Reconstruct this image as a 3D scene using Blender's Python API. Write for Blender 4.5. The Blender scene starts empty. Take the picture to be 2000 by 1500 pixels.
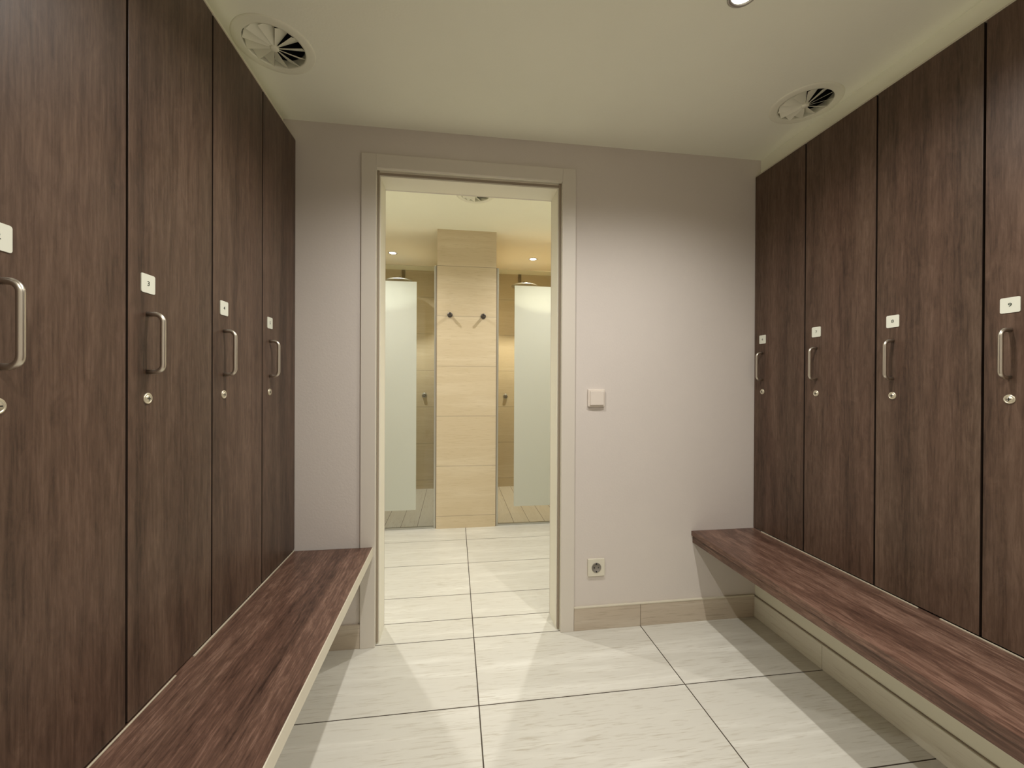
import bpy, bmesh, math, random
from mathutils import Vector, Matrix
random.seed(4)
S = bpy.context.scene
C = S.collection
PI = math.pi

# ------------------------------------------------------------------ camera, world, exposure
CAM_H = 1.1536
F_PX = 804.0
YAW, PITCH, ROLL = 0.1388, -0.0035, 0.0046
cam_d = bpy.data.cameras.new('camera')
cam = bpy.data.objects.new('camera', cam_d); C.objects.link(cam)
cam_d.sensor_fit = 'HORIZONTAL'; cam_d.sensor_width = 36.0
cam_d.lens = F_PX * 36.0 / 2000.0
cam_d.clip_start = 0.02
cam.location = (0, 0, CAM_H)
cam.matrix_world = (Matrix.Translation((0, 0, CAM_H)) @ Matrix.Rotation(-YAW, 4, 'Z')
                    @ Matrix.Rotation(PI / 2 + PITCH, 4, 'X') @ Matrix.Rotation(ROLL, 4, 'Z'))
S.camera = cam
w = bpy.data.worlds.new('world'); S.world = w; w.use_nodes = True
w.node_tree.nodes['Background'].inputs[0].default_value = (0.9, 0.9, 0.8, 1)
w.node_tree.nodes['Background'].inputs[1].default_value = 0.02
S.view_settings.view_transform = 'Standard'
S.view_settings.look = 'None'
S.view_settings.exposure = 0.0
S.view_settings.gamma = 1.0
S.view_settings.use_curve_mapping = False
S.cycles.max_bounces = 14
S.cycles.diffuse_bounces = 8
S.cycles.glossy_bounces = 4
S.cycles.transparent_max_bounces = 12
S.cycles.caustics_reflective = False
S.cycles.sample_clamp_indirect = 6
ROOM_W, VEST_W, SHOWER_W = 46.0, 60.0, 75.0        # watts of the downlights
WARM = (1.0, 0.955, 0.90)

# ------------------------------------------------------------------ measured layout (metres)
XL, XR, D = -0.6698, 1.4717, 1.8576      # locker fronts, door wall
ZC, ZT = 2.2614, 2.1743                  # ceiling, locker top
YN = -1.05                               # wall behind the camera
YLK = 0.345                              # near end of the locker rows
ZB = 0.438                               # bench top
D2 = 2.0                                 # far face of the door wall
PY, SY, ZC2 = 3.282, 4.532, 2.356        # pillar front, shower back wall, ceiling beyond
PL, PR = -0.138, 0.328
PL_X = 0.0912; TW, TL = 0.7887, 0.395

# ------------------------------------------------------------------ mesh helpers
def box(bm, a, b, mi=0, bev=0.0):
    x0, y0, z0 = a; x1, y1, z1 = b
    vs = [bm.verts.new(p) for p in ((x0,y0,z0),(x1,y0,z0),(x1,y1,z0),(x0,y1,z0),(x0,y0,z1),(x1,y0,z1),(x1,y1,z1),(x0,y1,z1))]
    fs = [bm.faces.new([vs[i] for i in q]) for q in ((0,3,2,1),(4,5,6,7),(0,1,5,4),(1,2,6,5),(2,3,7,6),(3,0,4,7))]
    for f in fs: f.material_index = mi
    if bev:
        es = list({e for f in fs for e in f.edges})
        r = bmesh.ops.bevel(bm, geom=es, offset=bev, segments=2, affect='EDGES', profile=0.6)
        for f in r['faces']: f.material_index = mi
def lathe(bm, prof, n=40, M=Matrix(), mi=0, cap=True):
    rings = []
    for r, z in prof:
        rings.append([bm.verts.new(M @ Vector((r*math.cos(2*PI*i/n), r*math.sin(2*PI*i/n), z))) for i in range(n)])
    for a, b in zip(rings, rings[1:]):
        for i in range(n):
            f = bm.faces.new((a[i], a[(i+1)%n], b[(i+1)%n], b[i])); f.smooth = True; f.material_index = mi
    if cap:
        for rg, rev in ((rings[0], True), (rings[-1], False)):
            f = bm.faces.new(rg[::-1] if rev else rg); f.material_index = mi
def tube(bm, pts, r, n=14, mi=0, flat=1.0):
    P = [Vector(p) for p in pts]; rings = []
    up = None
    for i, p in enumerate(P):
        t = (P[min(i+1, len(P)-1)] - P[max(i-1, 0)]).normalized()
        if up is None: up = Vector((0,1,0)) if abs(t.y) < .9 else Vector((1,0,0))
        a = (up - t*up.dot(t)).normalized(); b = t.cross(a)
        rings.append([bm.verts.new(p + r*(math.cos(2*PI*k/n)*a*flat + math.sin(2*PI*k/n)*b)) for k in range(n)])
    for a, b in zip(rings, rings[1:]):
        for k in range(n):
            f = bm.faces.new((a[k], a[(k+1)%n], b[(k+1)%n], b[k])); f.smooth = True; f.material_index = mi
    f = bm.faces.new(rings[0][::-1]); f.material_index = mi
    f = bm.faces.new(rings[-1]); f.material_index = mi
def obj(name, bm, mats, parent=None, loc=(0,0,0)):
    bmesh.ops.recalc_face_normals(bm, faces=bm.faces)
    me = bpy.data.meshes.new(name); bm.to_mesh(me); bm.free()
    for m in (mats if isinstance(mats, (list, tuple)) else [mats]): me.materials.append(m)
    o = bpy.data.objects.new(name, me); C.objects.link(o); o.location = loc
    if parent: o.parent = parent
    return o
def tag(o, label, cat, group=None):
    o['label'] = label; o['category'] = cat
    if group: o['group'] = group
    return o
def thing(name, label, cat, loc=(0,0,0), rotz=0, group=None):
    o = bpy.data.objects.new(name, None); C.objects.link(o)
    o.empty_display_size = 0.05
    o.location = loc; o.rotation_euler = (0,0,rotz)
    return tag(o, label, cat, group)
def struct(name, boxes, mats, bev=0.0):
    bm = bmesh.new()
    for b in boxes: box(bm, b[0], b[1], b[2] if len(b) > 2 else 0, bev)
    o = obj(name, bm, mats); o['kind'] = 'structure'
    return o

# ------------------------------------------------------------------ materials
def mat(name):
    m = bpy.data.materials.new(name); m.use_nodes = True
    nt = m.node_tree
    return m, nt, nt.nodes['Principled BSDF']
def N(nt, t, **k):
    n = nt.nodes.new(t)
    for a, b in k.items(): setattr(n, a, b)
    return n
def plain(name, col, rough=.5, metal=0.0, spec=.5):
    m, nt, p = mat(name)
    p.inputs['Base Color'].default_value = (*col, 1); p.inputs['Roughness'].default_value = rough
    p.inputs['Metallic'].default_value = metal; p.inputs['Specular IOR Level'].default_value = spec
    return m
def ramp(nt, fac, stops):
    r = N(nt, 'ShaderNodeValToRGB'); e = r.color_ramp.elements
    while len(e) < len(stops): e.new(.5)
    for el, (p, c) in zip(e, stops): el.position = p; el.color = (*c, 1)
    nt.links.new(fac, r.inputs[0]); return r.outputs[0]
def noise(nt, vec, scale, detail=4, rough=.55, dist=0.0):
    n = N(nt, 'ShaderNodeTexNoise'); n.inputs['Scale'].default_value = scale
    n.inputs['Detail'].default_value = detail; n.inputs['Roughness'].default_value = rough
    n.inputs['Distortion'].default_value = dist
    nt.links.new(vec, n.inputs['Vector']); return n.outputs['Fac']
def coords(nt, scale, rand=None):
    tc = N(nt, 'ShaderNodeTexCoord'); v = tc.outputs['Object']
    if rand is not None:
        mul = N(nt, 'ShaderNodeMath', operation='MULTIPLY'); nt.links.new(rand, mul.inputs[0]); mul.inputs[1].default_value = 37.0
        cb = N(nt, 'ShaderNodeCombineXYZ')
        for i in range(3): nt.links.new(mul.outputs[0], cb.inputs[i])
        ad = N(nt, 'ShaderNodeVectorMath', operation='ADD'); nt.links.new(v, ad.inputs[0]); nt.links.new(cb.outputs[0], ad.inputs[1]); v = ad.outputs[0]
    mp = N(nt, 'ShaderNodeMapping'); mp.inputs['Scale'].default_value = scale
    nt.links.new(v, mp.inputs['Vector']); return mp.outputs[0]
def mixc(nt, fac, a, b, mode='MIX'):
    m = N(nt, 'ShaderNodeMix', data_type='RGBA', blend_type=mode)
    if isinstance(fac, float): m.inputs['Factor'].default_value = fac
    else: nt.links.new(fac, m.inputs['Factor'])
    for v, k in ((a, 6), (b, 7)):
        if isinstance(v, tuple): m.inputs[k].default_value = (*v, 1)
        else: nt.links.new(v, m.inputs[k])
    return m.outputs[2]
def bump(nt, h, p, strength=.1, dist=.001):
    b = N(nt, 'ShaderNodeBump'); b.inputs['Strength'].default_value = strength; b.inputs['Distance'].default_value = dist
    nt.links.new(h, b.inputs['Height']); nt.links.new(b.outputs[0], p.inputs['Normal'])

def plaster(name, col, rough=.85):
    m, nt, p = mat(name)
    v = coords(nt, (1,1,1))
    n1 = noise(nt, v, 3.5, 3)
    c = mixc(nt, n1, tuple(x*.97 for x in col), tuple(min(1, x*1.03) for x in col))
    nt.links.new(c, p.inputs['Base Color']); p.inputs['Roughness'].default_value = rough
    p.inputs['Specular IOR Level'].default_value = .25
    bump(nt, noise(nt, v, 130, 3), p, .22, .002)
    return m
def wood(name, axis, dark, mid, light, rough=.42):
    """dark laminate with a grain running along axis"""
    m, nt, p = mat(name)
    oi = N(nt, 'ShaderNodeObjectInfo')
    sc = [1, 1, 1]; sc[axis] = .06
    v = coords(nt, tuple(sc), oi.outputs['Random'])
    sc2 = [1, 1, 1]; sc2[axis] = .30
    v2 = coords(nt, tuple(sc2), oi.outputs['Random'])
    broad = noise(nt, v, 14, 5, .6, .5)
    fine = noise(nt, v, 170, 4, .7)
    mott = noise(nt, v2, 40, 6, .7, 1.2)
    a = N(nt, 'ShaderNodeMath', operation='MULTIPLY'); nt.links.new(broad, a.inputs[0]); a.inputs[1].default_value = .42
    b = N(nt, 'ShaderNodeMath', operation='MULTIPLY_ADD'); nt.links.new(fine, b.inputs[0]); b.inputs[1].default_value = .33; nt.links.new(a.outputs[0], b.inputs[2])
    c = N(nt, 'ShaderNodeMath', operation='MULTIPLY_ADD'); nt.links.new(mott, c.inputs[0]); c.inputs[1].default_value = .25; nt.links.new(b.outputs[0], c.inputs[2])
    tone = noise(nt, v, 5, 2)
    col = ramp(nt, c.outputs[0], [(.37, dark), (.5, mid), (.64, light)])
    col = mixc(nt, tone, mixc(nt, 1.0, col, (1.08, .95, .92), 'MULTIPLY'), mixc(nt, 1.0, col, (.95, 1.03, .98), 'MULTIPLY'))
    nt.links.new(col, p.inputs['Base Color']); p.inputs['Roughness'].default_value = rough
    p.inputs['Specular IOR Level'].default_value = .35
    bump(nt, c.outputs[0], p, .25, .0012)
    return m
def stone(name, axis, base, vein, pale, rough=.38, zrows=None, grout=(.2,.17,.13)):
    m, nt, p = mat(name)
    if zrows is None:
        g = N(nt, 'ShaderNodeNewGeometry'); rnd = g.outputs['Random Per Island']
        gm = None
    else:
        tc = N(nt, 'ShaderNodeTexCoord'); sp = N(nt, 'ShaderNodeSeparateXYZ'); nt.links.new(tc.outputs['Object'], sp.inputs[0])
        z0, pitch = zrows
        s = N(nt, 'ShaderNodeMath', operation='MULTIPLY_ADD'); nt.links.new(sp.outputs[2], s.inputs[0])
        s.inputs[1].default_value = 1/pitch; s.inputs[2].default_value = -z0/pitch + 3
        fr = N(nt, 'ShaderNodeMath', operation='FRACT'); nt.links.new(s.outputs[0], fr.inputs[0])
        fl = N(nt, 'ShaderNodeMath', operation='FLOOR'); nt.links.new(s.outputs[0], fl.inputs[0])
        wn = N(nt, 'ShaderNodeTexWhiteNoise', noise_dimensions='1D'); nt.links.new(fl.outputs[0], wn.inputs['W']); rnd = wn.outputs['Value']
        lt = N(nt, 'ShaderNodeMath', operation='LESS_THAN'); nt.links.new(fr.outputs[0], lt.inputs[0]); lt.inputs[1].default_value = .0023/pitch
        gm = lt.outputs[0]
    sc = [14, 14, 14]; sc[axis] = 1.0
    v = coords(nt, tuple(sc), rnd)
    sc2 = [150, 150, 150]; sc2[axis] = 11
    v2 = coords(nt, tuple(sc2), rnd)
    n1 = noise(nt, v, 1.0, 5, .6, .6)
    n2 = noise(nt, v2, 1.0, 3, .6, .4)
    n3 = noise(nt, coords(nt, (1.2, 2, 2), rnd), 1.6, 2)
    col = ramp(nt, n1, [(.36, base), (.5, base), (.68, pale)])
    f = ramp(nt, n2, [(.53, (0,0,0)), (.72, (1,1,1))])
    mm = N(nt, 'ShaderNodeMath', operation='MULTIPLY'); nt.links.new(f, mm.inputs[0]); nt.links.new(n3, mm.inputs[1])
    col = mixc(nt, mm.outputs[0], col, vein)
    if gm is not None: col = mixc(nt, gm, col, grout)
    nt.links.new(col, p.inputs['Base Color']); p.inputs['Roughness'].default_value = rough
    p.inputs['Specular IOR Level'].default_value = .4
    return m

M_wall = plaster('white_wall_paint', (.63, .585, .54))
M_ceil = plaster('ceiling_paint', (.89, .90, .77))
M_ceil2 = plaster('ceiling_paint_beyond', (.93, .94, .78))
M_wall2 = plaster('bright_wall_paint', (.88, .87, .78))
M_plinth = plaster('plinth_paint', (.86, .85, .70))
M_frame = plain('painted_steel_frame', (.64, .60, .53), .45)
M_lining = plain('frame_paint_bounce_lit', (.80, .775, .66), .45)  # same frame paint, lightened to carry bounce light from the vestibule floor
M_seal = plain('grey_rubber_seal', (.30, .25, .19), .7)
M_wood = wood('dark_walnut_laminate', 2, (.036, .021, .014), (.086, .053, .037), (.145, .096, .070))
M_woodB = wood('bench_walnut_laminate', 1, (.036, .019, .014), (.120, .068, .050), (.290, .185, .142), .36)
M_edge = plain('door_edge_gap_shade', (.030, .018, .012), .6)  # door sides painted near black, gap shade put into the colour
M_carc = plain('dark_carcass_board', (.012, .009, .008), .8)
M_white = plain('off_white_edging', (.62, .58, .47), .5)
M_bead = plain('pale_sealant', (.52, .47, .36), .6)
M_steel = plain('brushed_nickel', (.62, .58, .50), .32, 1.0)
M_lockm = plain('nickel_lock', (.75, .70, .55), .35, .8)
M_dark = plain('black_recess', (.01, .01, .01), .6)
M_plate = plain('white_number_plate', (.74, .76, .66), .4)
M_ink = plain('dark_green_numeral', (.02, .035, .02), .5)
M_plast = plain('cream_plastic', (.70, .64, .57), .35)
M_sock = plain('cream_socket_plastic', (.66, .63, .52), .4)
M_sockw = plain('grey_socket_well', (.22, .20, .17), .5)
M_vent = plain('vent_enamel', (.84, .84, .70), .5)
M_duct = plain('dark_duct', (.006, .006, .006), .9)
M_tile = stone('beige_travertine_floor_tile', 0, (.62, .61, .545), (.40, .36, .28), (.72, .715, .65), .34)
M_grout = plain('dark_grout', (.06, .045, .032), .9)
M_skirt = stone('beige_skirting_tile', 0, (.50, .43, .34), (.32, .26, .19), (.56, .50, .41), .42)
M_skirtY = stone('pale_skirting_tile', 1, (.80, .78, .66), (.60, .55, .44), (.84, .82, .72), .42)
M_wtile = stone('sand_wall_tile', 0, (.60, .505, .345), (.48, .39, .24), (.65, .56, .40), .42, (0.096, 0.3945))
M_wtileY = stone('sand_wall_tile_side', 1, (.60, .505, .345), (.48, .39, .24), (.65, .56, .40), .42, (0.096, 0.3945))
M_bskirt = stone('sand_skirting', 0, (.46, .36, .22), (.38, .28, .16), (.50, .40, .26), .42)
M_strip = stone('pale_shower_floor_strip', 1, (.78, .75, .66), (.58, .52, .42), (.82, .80, .72), .4)
M_jointB = plain('brown_floor_joint', (.16, .12, .08), .9)
M_alu = plain('satin_aluminium', (.52, .52, .47), .35, .9)
M_chrome = plain('dark_chrome', (.28, .26, .25), .18, 1.0)
M_hook = plain('dark_hook_metal', (.09, .08, .075), .3, .8)
M_bronze = plain('bronze_bracket', (.20, .15, .07), .45, .6)
M_trimr = plain('downlight_ring_metal', (.55, .53, .48), .3, .9)
def emis(name, col, s):
    m, nt, p = mat(name)
    p.inputs['Base Color'].default_value = (*col, 1)
    p.inputs['Emission Color'].default_value = (*col, 1); p.inputs['Emission Strength'].default_value = s
    return m
M_lamp = emis('lit_lamp_lens', (1, .96, .86), 14.0)
def glass():
    m = bpy.data.materials.new('clear_glass'); m.use_nodes = True; nt = m.node_tree
    nt.nodes.clear(); out = N(nt, 'ShaderNodeOutputMaterial')
    t = N(nt, 'ShaderNodeBsdfTransparent'); t.inputs[0].default_value = (.93, .955, .93, 1)
    g = N(nt, 'ShaderNodeBsdfGlossy'); g.inputs['Roughness'].default_value = .02
    fr = N(nt, 'ShaderNodeFresnel'); fr.inputs[0].default_value = 1.45
    mx = N(nt, 'ShaderNodeMixShader')
    nt.links.new(fr.outputs[0], mx.inputs[0]); nt.links.new(t.outputs[0], mx.inputs[1]); nt.links.new(g.outputs[0], mx.inputs[2]); nt.links.new(mx.outputs[0], out.inputs[0])
    return m
M_glass = glass()
def frosted(name, col):
    m = bpy.data.materials.new(name); m.use_nodes = True; nt = m.node_tree
    nt.nodes.clear(); out = N(nt, 'ShaderNodeOutputMaterial')
    d = N(nt, 'ShaderNodeBsdfDiffuse'); d.inputs[0].default_value = (*col, 1)
    t = N(nt, 'ShaderNodeBsdfTranslucent'); t.inputs[0].default_value = (*col, 1)
    mx = N(nt, 'ShaderNodeMixShader'); mx.inputs[0].default_value = .55
    nt.links.new(d.outputs[0], mx.inputs[1]); nt.links.new(t.outputs[0], mx.inputs[2])
    nt.links.new(mx.outputs[0], out.inputs[0])
    return m
M_frost = frosted('frosted_glass_band', (.84, .865, .80))

# ------------------------------------------------------------------ room shell
FX0, FX1 = -1.30, 2.10
bm = bmesh.new()
box(bm, (FX0, YN-.12, -.12), (FX1, D+.0, -.0008), 1)
box(bm, (FX0, D, -.12), (FX1, PY+.03, -.0008), 1)
GAP = .0022
xs = [PL_X + TW*k for k in range(-3, 4)]
ys = []
y = 1.8615
while y > YN: ys.append((y-TL, y)); y -= TL
ys += [(1.8615, 2.018), (2.018, 2.250), (2.250, 2.639), (2.639, 3.034), (3.034, PY+.03)]
for a, b in ys:
    for x in xs:
        x0, x1 = max(x, FX0), min(x+TW, FX1)
        if x1 - x0 < .02: continue
        yy0 = max(a, YN-.1)
        box(bm, (x0+GAP, yy0+GAP, -.012), (x1-GAP, b-GAP, 0), 0)
o = obj('floor', bm, [M_tile, M_grout]); o['kind'] = 'structure'
bm = bmesh.new()
SX0, SX1 = -1.03, 1.22
box(bm, (SX0, PY+.03, -.12), (SX1, SY+.1, -.0008), 1)
k0 = .36
x = k0 - 12*.13
while x < SX1:
    x0, x1 = max(x, SX0), min(x+.13, SX1)
    if x1 - x0 > .02: box(bm, (x0+.0016, PY+.032, -.012), (x1-.0016, SY, 0), 0)
    x += .13
o = obj('floor_shower', bm, [M_strip, M_jointB]); o['kind'] = 'structure'

VENTS = [(-.5933, 1.4603, ZC), (1.3703, 1.4578, ZC), (.128, 2.650, ZC2)]
def ceiling(name, a, b, m):
    o = struct(name, [(a, b)], m)
    cut = []
    for x, y, z in VENTS:
        if abs(z - a[2]) > .01: continue
        bm = bmesh.new(); lathe(bm, [(.0925, -.05), (.0925, .10)], 64, Matrix.Translation((x, y, z)))
        c = obj('duct_cut', bm, m); cut.append(c)
        md = o.modifiers.new('hole', 'BOOLEAN'); md.object = c; md.operation = 'DIFFERENCE'; md.solver = 'EXACT'
    bpy.context.view_layer.update()
    me = bpy.data.meshes.new_from_object(o.evaluated_get(bpy.context.evaluated_depsgraph_get()))
    o.modifiers.clear(); o.data = me
    for c in cut: bpy.data.objects.remove(c, do_unlink=True)
ceiling('ceiling', (FX0, YN-.12, ZC), (FX1, D+.0, ZC+.25), M_ceil)
ceiling('ceiling_shower', (-1.6, D2, ZC2), (1.8, SY+.1, ZC2+.25), M_ceil2)
DOORX = (-.3385, .4895); DZ = 2.0805
struct('wall_far', [((FX0, D, 0), (DOORX[0]-.02, D2, ZC+.25)), ((DOORX[1]+.02, D, 0), (FX1, D2, ZC+.25)),
                    ((DOORX[0]-.02, D, DZ+.02), (DOORX[1]+.02, D2, ZC+.25))], M_wall)
struct('wall_near', [((FX0, YN-.12, 0), (FX1, YN, ZC))], M_wall)
struct('wall_left', [((FX0, YLK, 0), (FX0+.05, D, ZC))], M_wall)
struct('wall_left_near', [((FX0, YN, 0), (XL, YLK, ZC))], M_wall)
struct('wall_right', [((FX1-.05, YLK, 0), (FX1, D, ZC))], M_wall)
struct('wall_right_near', [((XR, YN, 0), (FX1, YLK, ZC))], M_wall)
struct('trim_1', [((FX0+.05, YLK, ZT+.002), (XL-.05, D, ZC)), ((FX0+.05, YLK, ZT+.001), (XL-.002, D, ZT+.007), 1)], [M_ceil, M_white])
struct('trim_2', [((XR+.03, YLK, ZT+.002), (FX1-.05, D, ZC)), ((XR+.002, YLK, ZT+.001), (FX1-.05, D, ZT+.007), 1)], [M_ceil, M_white])
PXL, PXR = XL-.012, XR+.014
struct('trim_3', [((FX0+.05, YLK, 0), (PXL, D, .39))], M_plinth)
struct('trim_4', [((PXR, YLK, 0), (FX1-.05, D, .375))], M_plinth)
# vestibule and shower shells
struct('wall_vestibule_left', [((-1.6, D2, 0), (-1.25, PY, ZC2))], M_wall2)
struct('wall_vestibule_right', [((1.45, D2, 0), (1.8, PY, ZC2))], M_wall2)
struct('floor_vestibule_sides', [((-1.6, D2, -.1), (FX0, PY+.03, -.001))], M_tile)
struct('wall_shower_back', [((SX0-.1, SY, 0), (SX1+.1, SY+.1, ZC2))], M_wtile)
struct('wall_shower_left', [((-1.6, PY, 0), (SX0, SY, ZC2))], M_wtileY)
struct('wall_shower_right', [((SX1, PY, 0), (1.8, SY, ZC2))], M_wtileY)
struct('wall_shower_middle', [((PL, PY, 0), (PR, SY, ZC2))], M_wtile)
# skirtings
def skirting(name, segs, mats, bead=None):
    bm = bmesh.new()
    for a, b in segs: box(bm, a, b, 0, .0012)
    if bead: box(bm, *bead, 1, .001)
    o = obj(name, bm, mats); o['kind'] = 'structure'
SK = .1038
JX = PL_X + TW
skirting('baseboard_far', [((.554, D-.010, 0), (JX-.001, D, SK)), ((JX+.001, D-.010, 0), (PXR-.011, D, SK)),
                           ((PXL+.011, D-.010, 0), (-.4012, D, SK))], [M_skirt, M_white],
         ((.554, D-.0115, SK), (PXR-.011, D, SK+.006)))
skirting('baseboard_right', [((PXR-.011, y0+.001, 0), (PXR, y1-.001, SK-.003)) for y0, y1 in ((YLK, .68), (.68, 1.47), (1.47, D))], [M_skirtY, M_seal],
         ((PXR-.004, YLK, SK-.003), (PXR, D, SK+.000)))
skirting('baseboard_left', [((PXL, y0+.001, 0), (PXL+.011, y1-.001, SK-.003)) for y0, y1 in ((YLK, .68), (.68, 1.47), (1.47, D))], [M_skirtY, M_seal],
         ((PXL, YLK, SK-.003), (PXL+.004, D, SK)))

# ------------------------------------------------------------------ door frame (open doorway)
frame = bpy.data.objects.new('door_1', None); C.objects.link(frame); frame['kind'] = 'structure'
frame.location = ((DOORX[0]+DOORX[1])/2, D, 0)
fx = frame.location.x
def rel(b): return ((b[0][0]-fx, b[0][1]-D, b[0][2]), (b[1][0]-fx, b[1][1]-D, b[1][2]))
CL, CR, CT = -.4005, .5525, 2.1395
IL, IR, IT = -.3250, .4745, 2.0570       # inner lining
bm = bmesh.new()
ya, yb = D-.012, D2+.012
for b in (((CL, ya, 0), (DOORX[0], D+.001, CT)), ((DOORX[1], ya, 0), (CR, D+.001, CT)), ((DOORX[0], ya, DZ), (DOORX[1], D+.001, CT)),
          ((CL, D2-.001, 0), (IL, yb, CT)), ((IR, D2-.001, 0), (CR, yb, CT)), ((IL, D2-.001, IT), (IR, yb, CT))):
    box(bm, *rel(b), 0, .0015)
obj('architrave', bm, M_frame, frame)
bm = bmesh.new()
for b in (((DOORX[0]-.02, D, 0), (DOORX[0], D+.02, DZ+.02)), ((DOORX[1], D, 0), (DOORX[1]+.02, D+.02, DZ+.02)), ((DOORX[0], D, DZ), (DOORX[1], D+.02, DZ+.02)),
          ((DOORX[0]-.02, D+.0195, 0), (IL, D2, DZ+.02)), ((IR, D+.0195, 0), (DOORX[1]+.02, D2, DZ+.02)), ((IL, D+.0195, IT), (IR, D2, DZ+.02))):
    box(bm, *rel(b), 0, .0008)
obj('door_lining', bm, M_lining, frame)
bm = bmesh.new()
for b in (((DOORX[0]+.0005, D+.012, .008), (IL-.004, D+.0192, DZ-.001)), ((IR+.004, D+.012, .008), (DOORX[1]-.0005, D+.0192, DZ-.001)),
          ((DOORX[0]+.0005, D+.0152, IT+.006), (DOORX[1]-.0005, D+.0192, IT+.016))):
    box(bm, *rel(b), 0, .001)
obj('door_seal', bm, M_seal, frame)

# ------------------------------------------------------------------ lockers
LZ0 = ZB + .004
def make_digit(txt):
    cu = bpy.data.curves.new('numeral', 'FONT'); cu.body = txt; cu.size = .0145; cu.extrude = .0002; cu.offset = .0001
    cu.align_x = 'CENTER'; cu.align_y = 'CENTER'
    t = bpy.data.objects.new('numeral', cu); C.objects.link(t)
    bpy.context.view_layer.update()
    me = bpy.data.meshes.new_from_object(t.evaluated_get(bpy.context.evaluated_depsgraph_get()))
    me.name = 'numeral'
    bpy.data.objects.remove(t, do_unlink=True); bpy.data.curves.remove(cu)
    me.materials.clear(); me.materials.append(M_ink)
    me.transform(Matrix(((0,0,1,0),(1.2,0,0,0),(0,1,0,0),(0,0,0,1))))   # text x -> y, y -> z, facing +x
    return me
HZ0, HZ1, PZ, KZ = 1.1735, 1.3005, 1.3670, 1.1150
def make_locker(wd, gap):
    """local frame: origin at front bottom centre, +x out of the door, hinge at +y, handle near -y"""
    t = thing('locker', 'locker', 'locker')
    h = ZT - LZ0
    bm = bmesh.new()
    a, b, dp = -wd/2+.001, wd/2-.001, -.48
    for bx_ in (((dp, a, 0), (-.021, a+.016, h)), ((dp, b-.016, 0), (-.021, b, h)), ((dp, a+.016, 0), (dp+.01, b-.016, h)),
                ((dp+.01, a+.016, 0), (-.021, b-.016, .016)), ((dp+.01, a+.016, h-.016), (-.021, b-.016, h)), ((dp+.01, a+.016, h*.78), (-.04, b-.016, h*.78+.016))):
        box(bm, *bx_)
    obj('carcass', bm, M_carc, t)
    a, b = -wd/2 + gap/2, wd/2 - gap/2
    bm = bmesh.new(); box(bm, (-.019, a, .002), (0, b, h-.001), 0, .0010)
    for f in bm.faces:
        f.normal_update()
        if abs(f.normal.x) < .3: f.material_index = 1
    d = obj('door', bm, [M_wood, M_edge], t)
    hy = -wd/2 + .0575
    bm = bmesh.new()
    r, R, pr = .0055, .016, .031
    pts = [(0, hy, HZ0-LZ0)]
    for k in range(9):
        an = k/8*PI/2; pts.append((pr-R+R*math.sin(an), hy, HZ0-LZ0+R-R*math.cos(an)))
    for k in range(9):
        an = k/8*PI/2; pts.append((pr-R+R*math.cos(an), hy, HZ1-LZ0-R+R*math.sin(an)))
    pts.append((0, hy, HZ1-LZ0))
    tube(bm, pts, r, 16)
    obj('handle', bm, M_steel, d)
    bm = bmesh.new()
    Mx = Matrix.Translation((0, hy, KZ-LZ0)) @ Matrix.Rotation(PI/2, 4, 'Y')
    lathe(bm, [(.0124, 0), (.0124, .0015), (.0112, .0028), (.0092, .0028), (.0088, .0018), (.0078, .0018), (.0074, .0034), (.0001, .0034)], 32, Mx, 0, False)
    box(bm, (.0032, hy-.0052, KZ-LZ0-.001), (.0036, hy+.0052, KZ-LZ0+.001), 1)
    box(bm, (.0032, hy-.0012, KZ-LZ0-.0045), (.0036, hy+.0012, KZ-LZ0+.0045), 1)
    obj('lock', bm, [M_lockm, M_dark], d)
    bm = bmesh.new()
    hw, c = .0205, .004
    ring = []
    for cx, cz, a0 in ((hw-c, hw-c, 0), (-hw+c, hw-c, 90), (-hw+c, -hw+c, 180), (hw-c, -hw+c, 270)):
        for k in range(6):
            an = math.radians(a0 + 18*k); ring.append((hy+cx+c*math.cos(an), PZ-LZ0+cz+c*math.sin(an)))
    v0 = [bm.verts.new((0, p[0], p[1])) for p in ring]; v1 = [bm.verts.new((.0018, p[0], p[1])) for p in ring]
    n = len(ring); bm.faces.new(v1); bm.faces.new(v0[::-1])
    for i in range(n): bm.faces.new((v0[i], v0[(i+1)%n], v1[(i+1)%n], v1[i]))
    obj('number_plate', bm, M_plate, t)
    return t, hy
def copy_tree(o, parent=None):
    c = o.copy(); C.objects.link(c); c.parent = parent
    for ch in list(o.children): copy_tree(ch, c)
    return c
desc = {1: 'first dark wood locker of the left row, outside the photo, plate 1',
        2: 'dark wood locker numbered 2, cut off by the left edge of the photo',
        3: 'dark wood locker with number plate 3, left row beside the wide black gap',
        4: 'dark wood locker with number plate 4, left row between lockers 3 and 5',
        5: 'dark wood locker with number plate 5, end of left row against the door wall',
        6: 'dark wood locker with number plate 6, end of right row against the door wall',
        7: 'dark wood locker with number plate 7, right row between lockers 6 and 8',
        8: 'dark wood locker with number plate 8, right row between lockers 7 and 9',
        9: 'dark wood locker with number plate 9, cut off by the right edge of the photo',
        10: 'last dark wood locker of the right row, outside the photo, plate 10'}
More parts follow.
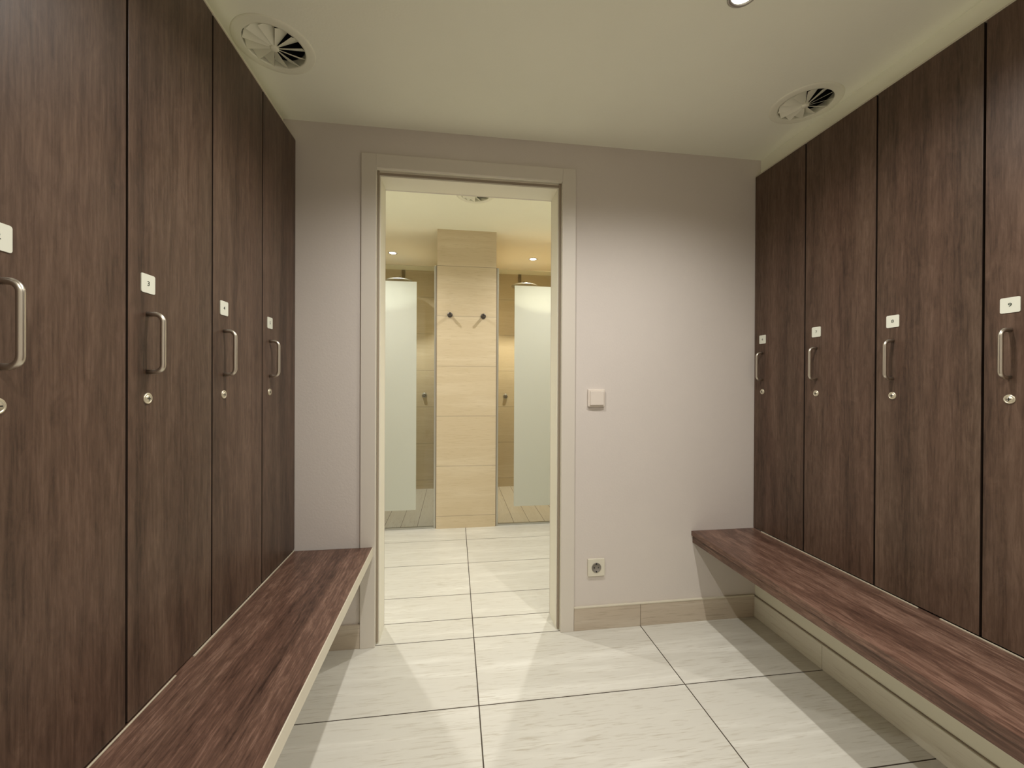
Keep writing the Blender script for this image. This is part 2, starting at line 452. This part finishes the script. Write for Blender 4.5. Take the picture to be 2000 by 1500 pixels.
def row(nums, pitch, xw, rot, gap, group):
    proto, hy = make_locker(pitch, gap)
    all_ = [proto] + [copy_tree(proto) for _ in nums[1:]]
    for i, (n, t) in enumerate(zip(nums, all_)):       # i = 0 is the one against the door wall
        t.location = (xw, D - pitch*(i+.5), LZ0); t.rotation_euler = (0, 0, rot)
        tag(t, desc[n], 'locker', group)
        pl = [c for c in t.children if c.name.startswith('number_plate')][0]
        dg = bpy.data.objects.new('numeral', make_digit(str(n))); C.objects.link(dg)
        dg.parent = pl; dg.location = (.0019, hy, PZ-LZ0)
        pl['label'] = 'white plate with the number %d' % n
row([5, 4, 3, 2, 1], .302, XL, 0, .0060, 'lockers of the left row')
row([6, 7, 8, 9, 10], .2978, XR, PI, .0060, 'lockers of the right row')

# ------------------------------------------------------------------ benches
t = thing('bench', 'long dark wood bench with pale front edge below the left lockers', 'bench', ((XL-.347)/2, (YLK+D)/2, 0), 0, 'wall benches')
def b_(parent, name, boxes, m, bev=0.0):
    bm = bmesh.new(); L = parent.location
    for a, b in boxes: box(bm, tuple(a[i]-L[i] for i in range(3)), tuple(b[i]-L[i] for i in range(3)), 0, bev)
    return obj(name, bm, m, parent)
b_(t, 'seat_board', [((XL-.006, YLK, ZB-.040), (-.350, D-.0128, ZB))], M_woodB, .0008)
e = b_(t, 'edge_strip', [((-.350, YLK, ZB-.041), (-.347, D-.0128, ZB-.0008))], M_white, .0006); e['label'] = 'pale edge strip'
b_(t, 'sealant_bead', [((XL+.0003, YLK, ZB), (XL+.004, 1.10, ZB+.0015)), ((XL+.0003, 1.17, ZB), (XL+.004, D-.013, ZB+.003))], M_bead)
for y in (.6, 1.1, 1.6): b_(t, 'support_bracket', [((PXL, y-.003, .385), (-.45, y+.003, .3978))], M_steel)
t = thing('bench', 'long dark wood bench with wooden apron below the right lockers', 'bench', ((XR+1.142)/2, (YLK+D)/2, 0), 0, 'wall benches')
b_(t, 'seat_board', [((1.142, YLK, ZB-.022), (XR+.008, D-.0005, ZB))], M_woodB, .0012)
b_(t, 'apron', [((1.149, YLK, ZB-.057), (1.171, D-.0005, ZB-.0225))], M_woodB, .0008)
b_(t, 'sealant_bead', [((XR-.004, YLK, ZB), (XR-.0003, 1.06, ZB+.003)), ((XR-.004, 1.12, ZB), (XR-.0003, 1.80, ZB+.003))], M_bead)
for y in (.6, 1.1, 1.6): b_(t, 'support_bracket', [((1.172, y-.003, .403), (PXR, y+.003, .4158))], M_steel)

# ------------------------------------------------------------------ switch and socket on the door wall
sx, sz = .6565, 1.0835
t = thing('light_switch', 'square cream rocker light switch on the wall beside the doorway', 'light switch', (sx, D, sz))
bm = bmesh.new(); box(bm, (-.0405, -.0120, -.0405), (.0405, 0, .0405), 0, .0025); obj('mounting_frame', bm, M_plast, t)
bm = bmesh.new(); box(bm, (-.0325, -.0190, -.0325), (.0325, -.0121, .0325), 0, .0015); obj('rocker', bm, M_plast, t)
so = (.6605, .2900)
t = thing('wall_socket', 'square cream wall socket low on the wall above the skirting', 'socket', (so[0], D, so[1]))
bm = bmesh.new()
box(bm, (-.0405, -.0095, -.0405), (.0405, 0, .0405), 0, .002)
obj('cover_plate', bm, M_sock, t)
bm = bmesh.new()
Mx = Matrix.Translation((0, -.0095, 0)) @ Matrix.Rotation(PI/2, 4, 'X')
lathe(bm, [(.0225, .0), (.0225, .0022), (.0196, .0022), (.0190, .0002), (.0001, .0002)], 40, Mx, 0, False)
box(bm, (-.003, -.0120, -.0222), (.003, -.0099, -.0150), 1); box(bm, (-.003, -.0120, .0150), (.003, -.0099, .0222), 1)
obj('socket_well', bm, [M_sockw, M_dark], t)
bm = bmesh.new()
for s in (-1, 1): lathe(bm, [(.0027, 0), (.0027, .0012), (.0001, .0012)], 16, Matrix.Translation((s*.0095, -.0097, 0)) @ Matrix.Rotation(PI/2, 4, 'X'), 0, False)
obj('pin_hole', bm, M_dark, t)

# ------------------------------------------------------------------ ceiling vents (round swirl diffusers)
def vent(x, y, z, ph, label):
    t = thing('ceiling_vent', label, 'vent', (x, y, z), 0, 'round swirl air vents')
    bm = bmesh.new()
    lathe(bm, [(.123, -.0002), (.1222, -.0022), (.119, -.0038), (.108, -.0042), (.098, -.0040), (.0925, -.0045), (.0918, -.0005)], 72, Matrix(), 0, False)
    obj('rim', bm, M_vent, t)
    bm = bmesh.new()
    lathe(bm, [(.0922, -.003), (.0922, .024)], 48, Matrix(), 0, False)
    lathe(bm, [(.0921, .0241), (.0921, .098), (.0001, .098)], 48, Matrix(), 1, False)
    o = obj('duct_opening', bm, [M_vent, M_duct], t)
    bm = bmesh.new()
    n = 12
    for k in range(n):
        a = math.radians(ph) + 2*PI*k/n
        A0, A1 = a, a + 2*PI/n*.98
        rows = []
        for r in (.012, .045, .0905):
            p0 = Vector((r*math.cos(A0), r*math.sin(A0), -.0085 if r > .02 else -.0075))
            # trailing edge rises into the duct as the blade widens
            p1 = Vector((r*math.cos(A1), r*math.sin(A1), -.0085 + .026*(r/.0905)))
            rows.append((p0, p1))
        thk = Vector((0, 0, .0009))
        top = [[bm.verts.new(p+thk) for p in rw] for rw in rows]; bot = [[bm.verts.new(p) for p in rw] for rw in rows]
        for i in range(2):
            bm.faces.new((bot[i][0], bot[i][1], bot[i+1][1], bot[i+1][0])); bm.faces.new((top[i][0], top[i+1][0], top[i+1][1], top[i][1]))
            for j in (0, 1): bm.faces.new((bot[i][j], bot[i+1][j], top[i+1][j], top[i][j]))
        bm.faces.new((bot[2][0], bot[2][1], top[2][1], top[2][0])); bm.faces.new((bot[0][0], bot[0][1], top[0][1], top[0][0]))
    obj('blades', bm, M_vent, t)
    bm = bmesh.new(); lathe(bm, [(.013, -.001), (.013, -.009), (.010, -.011), (.0001, -.0115)], 24, Matrix(), 0, False)
    obj('hub', bm, M_vent, t)
vent(-.5933, 1.4603, ZC, -68, 'round swirl air vent in the ceiling above the left lockers')
vent(1.3703, 1.4578, ZC, -68, 'round swirl air vent in the ceiling above the right lockers')
vent(.128, 2.650, ZC2, -60, 'small round air vent in the ceiling beyond the doorway, half hidden by the lintel')

# ------------------------------------------------------------------ downlights
def downlight(x, y, z, watts, label, group, size=150, blend=1.0, col=WARM):
    t = thing('ceiling_downlight', label, 'ceiling light', (x, y, z), 0, group)
    bm = bmesh.new(); lathe(bm, [(.042, -.0002), (.042, -.003), (.038, -.0045), (.033, -.003), (.031, -.0008)], 40, Matrix(), 0, False)
    obj('ring', bm, M_trimr, t)
    bm = bmesh.new(); lathe(bm, [(.031, -.0006), (.022, -.0025), (.0001, -.0035)], 32, Matrix(), 0, False)
    obj('lens', bm, M_lamp, t)
    ld = bpy.data.lights.new('lamp', 'SPOT'); ld.energy = watts; ld.color = col
    ld.spot_size = math.radians(size); ld.spot_blend = blend; ld.shadow_soft_size = .018; ld.specular_factor = .6 if hasattr(ld, 'specular_factor') else 1
    l = bpy.data.objects.new('lamp', ld); C.objects.link(l); l.parent = t; l.location = (0, 0, -.025)
    return t
g1 = 'downlights of the changing room'
downlight(0.0, 1.15, ZC, ROOM_W, 'round ceiling downlight above the aisle, just beyond the top edge of the photo', g1)
downlight(.809, 1.072, ZC, ROOM_W, 'lit round ceiling downlight cut by the top edge, right of centre', g1)
downlight(0.0, -.15, ZC, ROOM_W, 'added fill downlight, unseen behind the camera on the left', g1)  # unseen lamp, added to fill the room with light
downlight(.809, -.15, ZC, ROOM_W, 'added fill downlight, unseen behind the camera on the right', g1)  # second added fill lamp, no such fixture in view
g2 = 'downlights beyond the doorway'
downlight(-.64, 2.66, ZC2, VEST_W, 'round downlight beyond the doorway, hidden left of the opening', g2, 150, 1.0)
downlight(.77, 2.66, ZC2, VEST_W, 'round downlight beyond the doorway, hidden right of the opening', g2, 150, 1.0)
downlight(-.575, 3.957, ZC2, SHOWER_W*.7, 'small lit downlight over the left shower stall', g2, 138, .75)
downlight(.752, 3.944, ZC2, SHOWER_W, 'small lit downlight over the right shower stall', g2, 138, .75, (1, .86, .68))

# ------------------------------------------------------------------ shower stalls
GY = 3.308
def screen(x0, x1, fx0, fx1, inner, label):
    t = thing('shower_screen', label, 'shower screen', ((x0+x1)/2, GY, 0), 0, 'glass shower screens')
    b_(t, 'glass_pane', [((x0, GY-.003, .014), (x1, GY+.003, 2.068))], M_glass)
    b_(t, 'frosted_band', [((fx0, GY-.0040, .149), (fx1, GY-.0032, 1.940))], M_frost)['label'] = 'whitish frosted band'
    p0, p1 = (x1, x1+.014) if inner == 'r' else (x0-.014, x0)
    b_(t, 'side_profile', [((p0, GY-.014, 0), (p1, GY+.010, 2.072))], M_alu, .001)
    b_(t, 'bottom_rail', [((x0, GY-.010, .001), (x1, GY+.008, .014))], M_alu, .001)
    q = PL-.0065 if inner == 'r' else PR+.0005
    b_(t, 'wall_seal', [((q, GY-.016, 0), (q+.006, GY-.004, 2.072))], M_seal)
screen(SX0+.004, PL-.0215, -.875, -.2965, 'r', 'glass shower screen with frosted band closing the left stall')
screen(PR+.0215, SX1-.004, .480, 1.058, 'l', 'glass shower screen with frosted band closing the right stall')
def shower(x, label):
    t = thing('rain_shower', label, 'shower', (x, SY, 2.158), 0, 'rain shower heads')
    bm = bmesh.new(); M = Matrix.Translation((0, -.31, 0))
    lathe(bm, [(.0001, .012), (.03, .012), (.125, .004), (.135, .0), (.135, -.006), (.128, -.008), (.0001, -.008)], 48, M, 0, False)
    obj('rain_disc', bm, M_alu, t)
    bm = bmesh.new()
    tube(bm, [(0, 0, .045), (0, -.20, .045), (0, -.29, .045), (0, -.305, .038), (0, -.31, .026), (0, -.31, .010)], .009, 12)
    obj('arm', bm, M_bronze, t)
    bm = bmesh.new(); box(bm, (-.016, -.012, .0), (.016, 0, ZC2-2.160), 0, .002); obj('wall_bracket', bm, M_bronze, t)
    bm = bmesh.new(); bmesh.ops.create_uvsphere(bm, u_segments=16, v_segments=10, radius=.014, matrix=Matrix.Translation((0, -.31, .022))); obj('ball_joint', bm, M_chrome, t)
shower(-.545, 'round rain shower head behind the left glass screen')
shower(.715, 'round rain shower head behind the right glass screen')
def valve(x, z, label):
    t = thing('shower_valve', label, 'shower valve', (x, SY, z), 0, 'shower valves')
    bm = bmesh.new(); Mx = Matrix.Rotation(PI/2, 4, 'X')
    lathe(bm, [(.027, 0), (.027, .004), (.024, .006), (.0001, .006)], 32, Mx, 0, False); obj('rosette', bm, M_alu, t)
    bm = bmesh.new(); lathe(bm, [(.019, .006), (.019, .034), (.017, .037), (.0001, .037)], 32, Mx, 0, False); obj('knob', bm, M_chrome, t)
valve(-.321, 1.012, 'round shower valve on the tiled wall of the left stall')
valve(.559, 1.001, 'round shower valve on the tiled wall of the right stall')
def hook(x, z, label):
    t = thing('coat_hook', label, 'hook', (x, PY, z), 0, 'coat hooks on the tiled pillar')
    Mx = Matrix.Rotation(PI/2, 4, 'X')
    bm = bmesh.new(); lathe(bm, [(.0105, .006), (.0105, .074), (.009, .076), (.0001, .076)], 20, Mx, 0, False); obj('peg', bm, M_hook, t)
    bm = bmesh.new(); lathe(bm, [(.0205, 0), (.0205, .008), (.018, .011), (.0001, .011)], 28, Mx, 0, False); obj('rosette', bm, M_hook, t)
hook(-.038, 1.684, 'left dark chrome coat hook on the tiled pillar')
hook(.225, 1.679, 'right dark chrome coat hook on the tiled pillar')
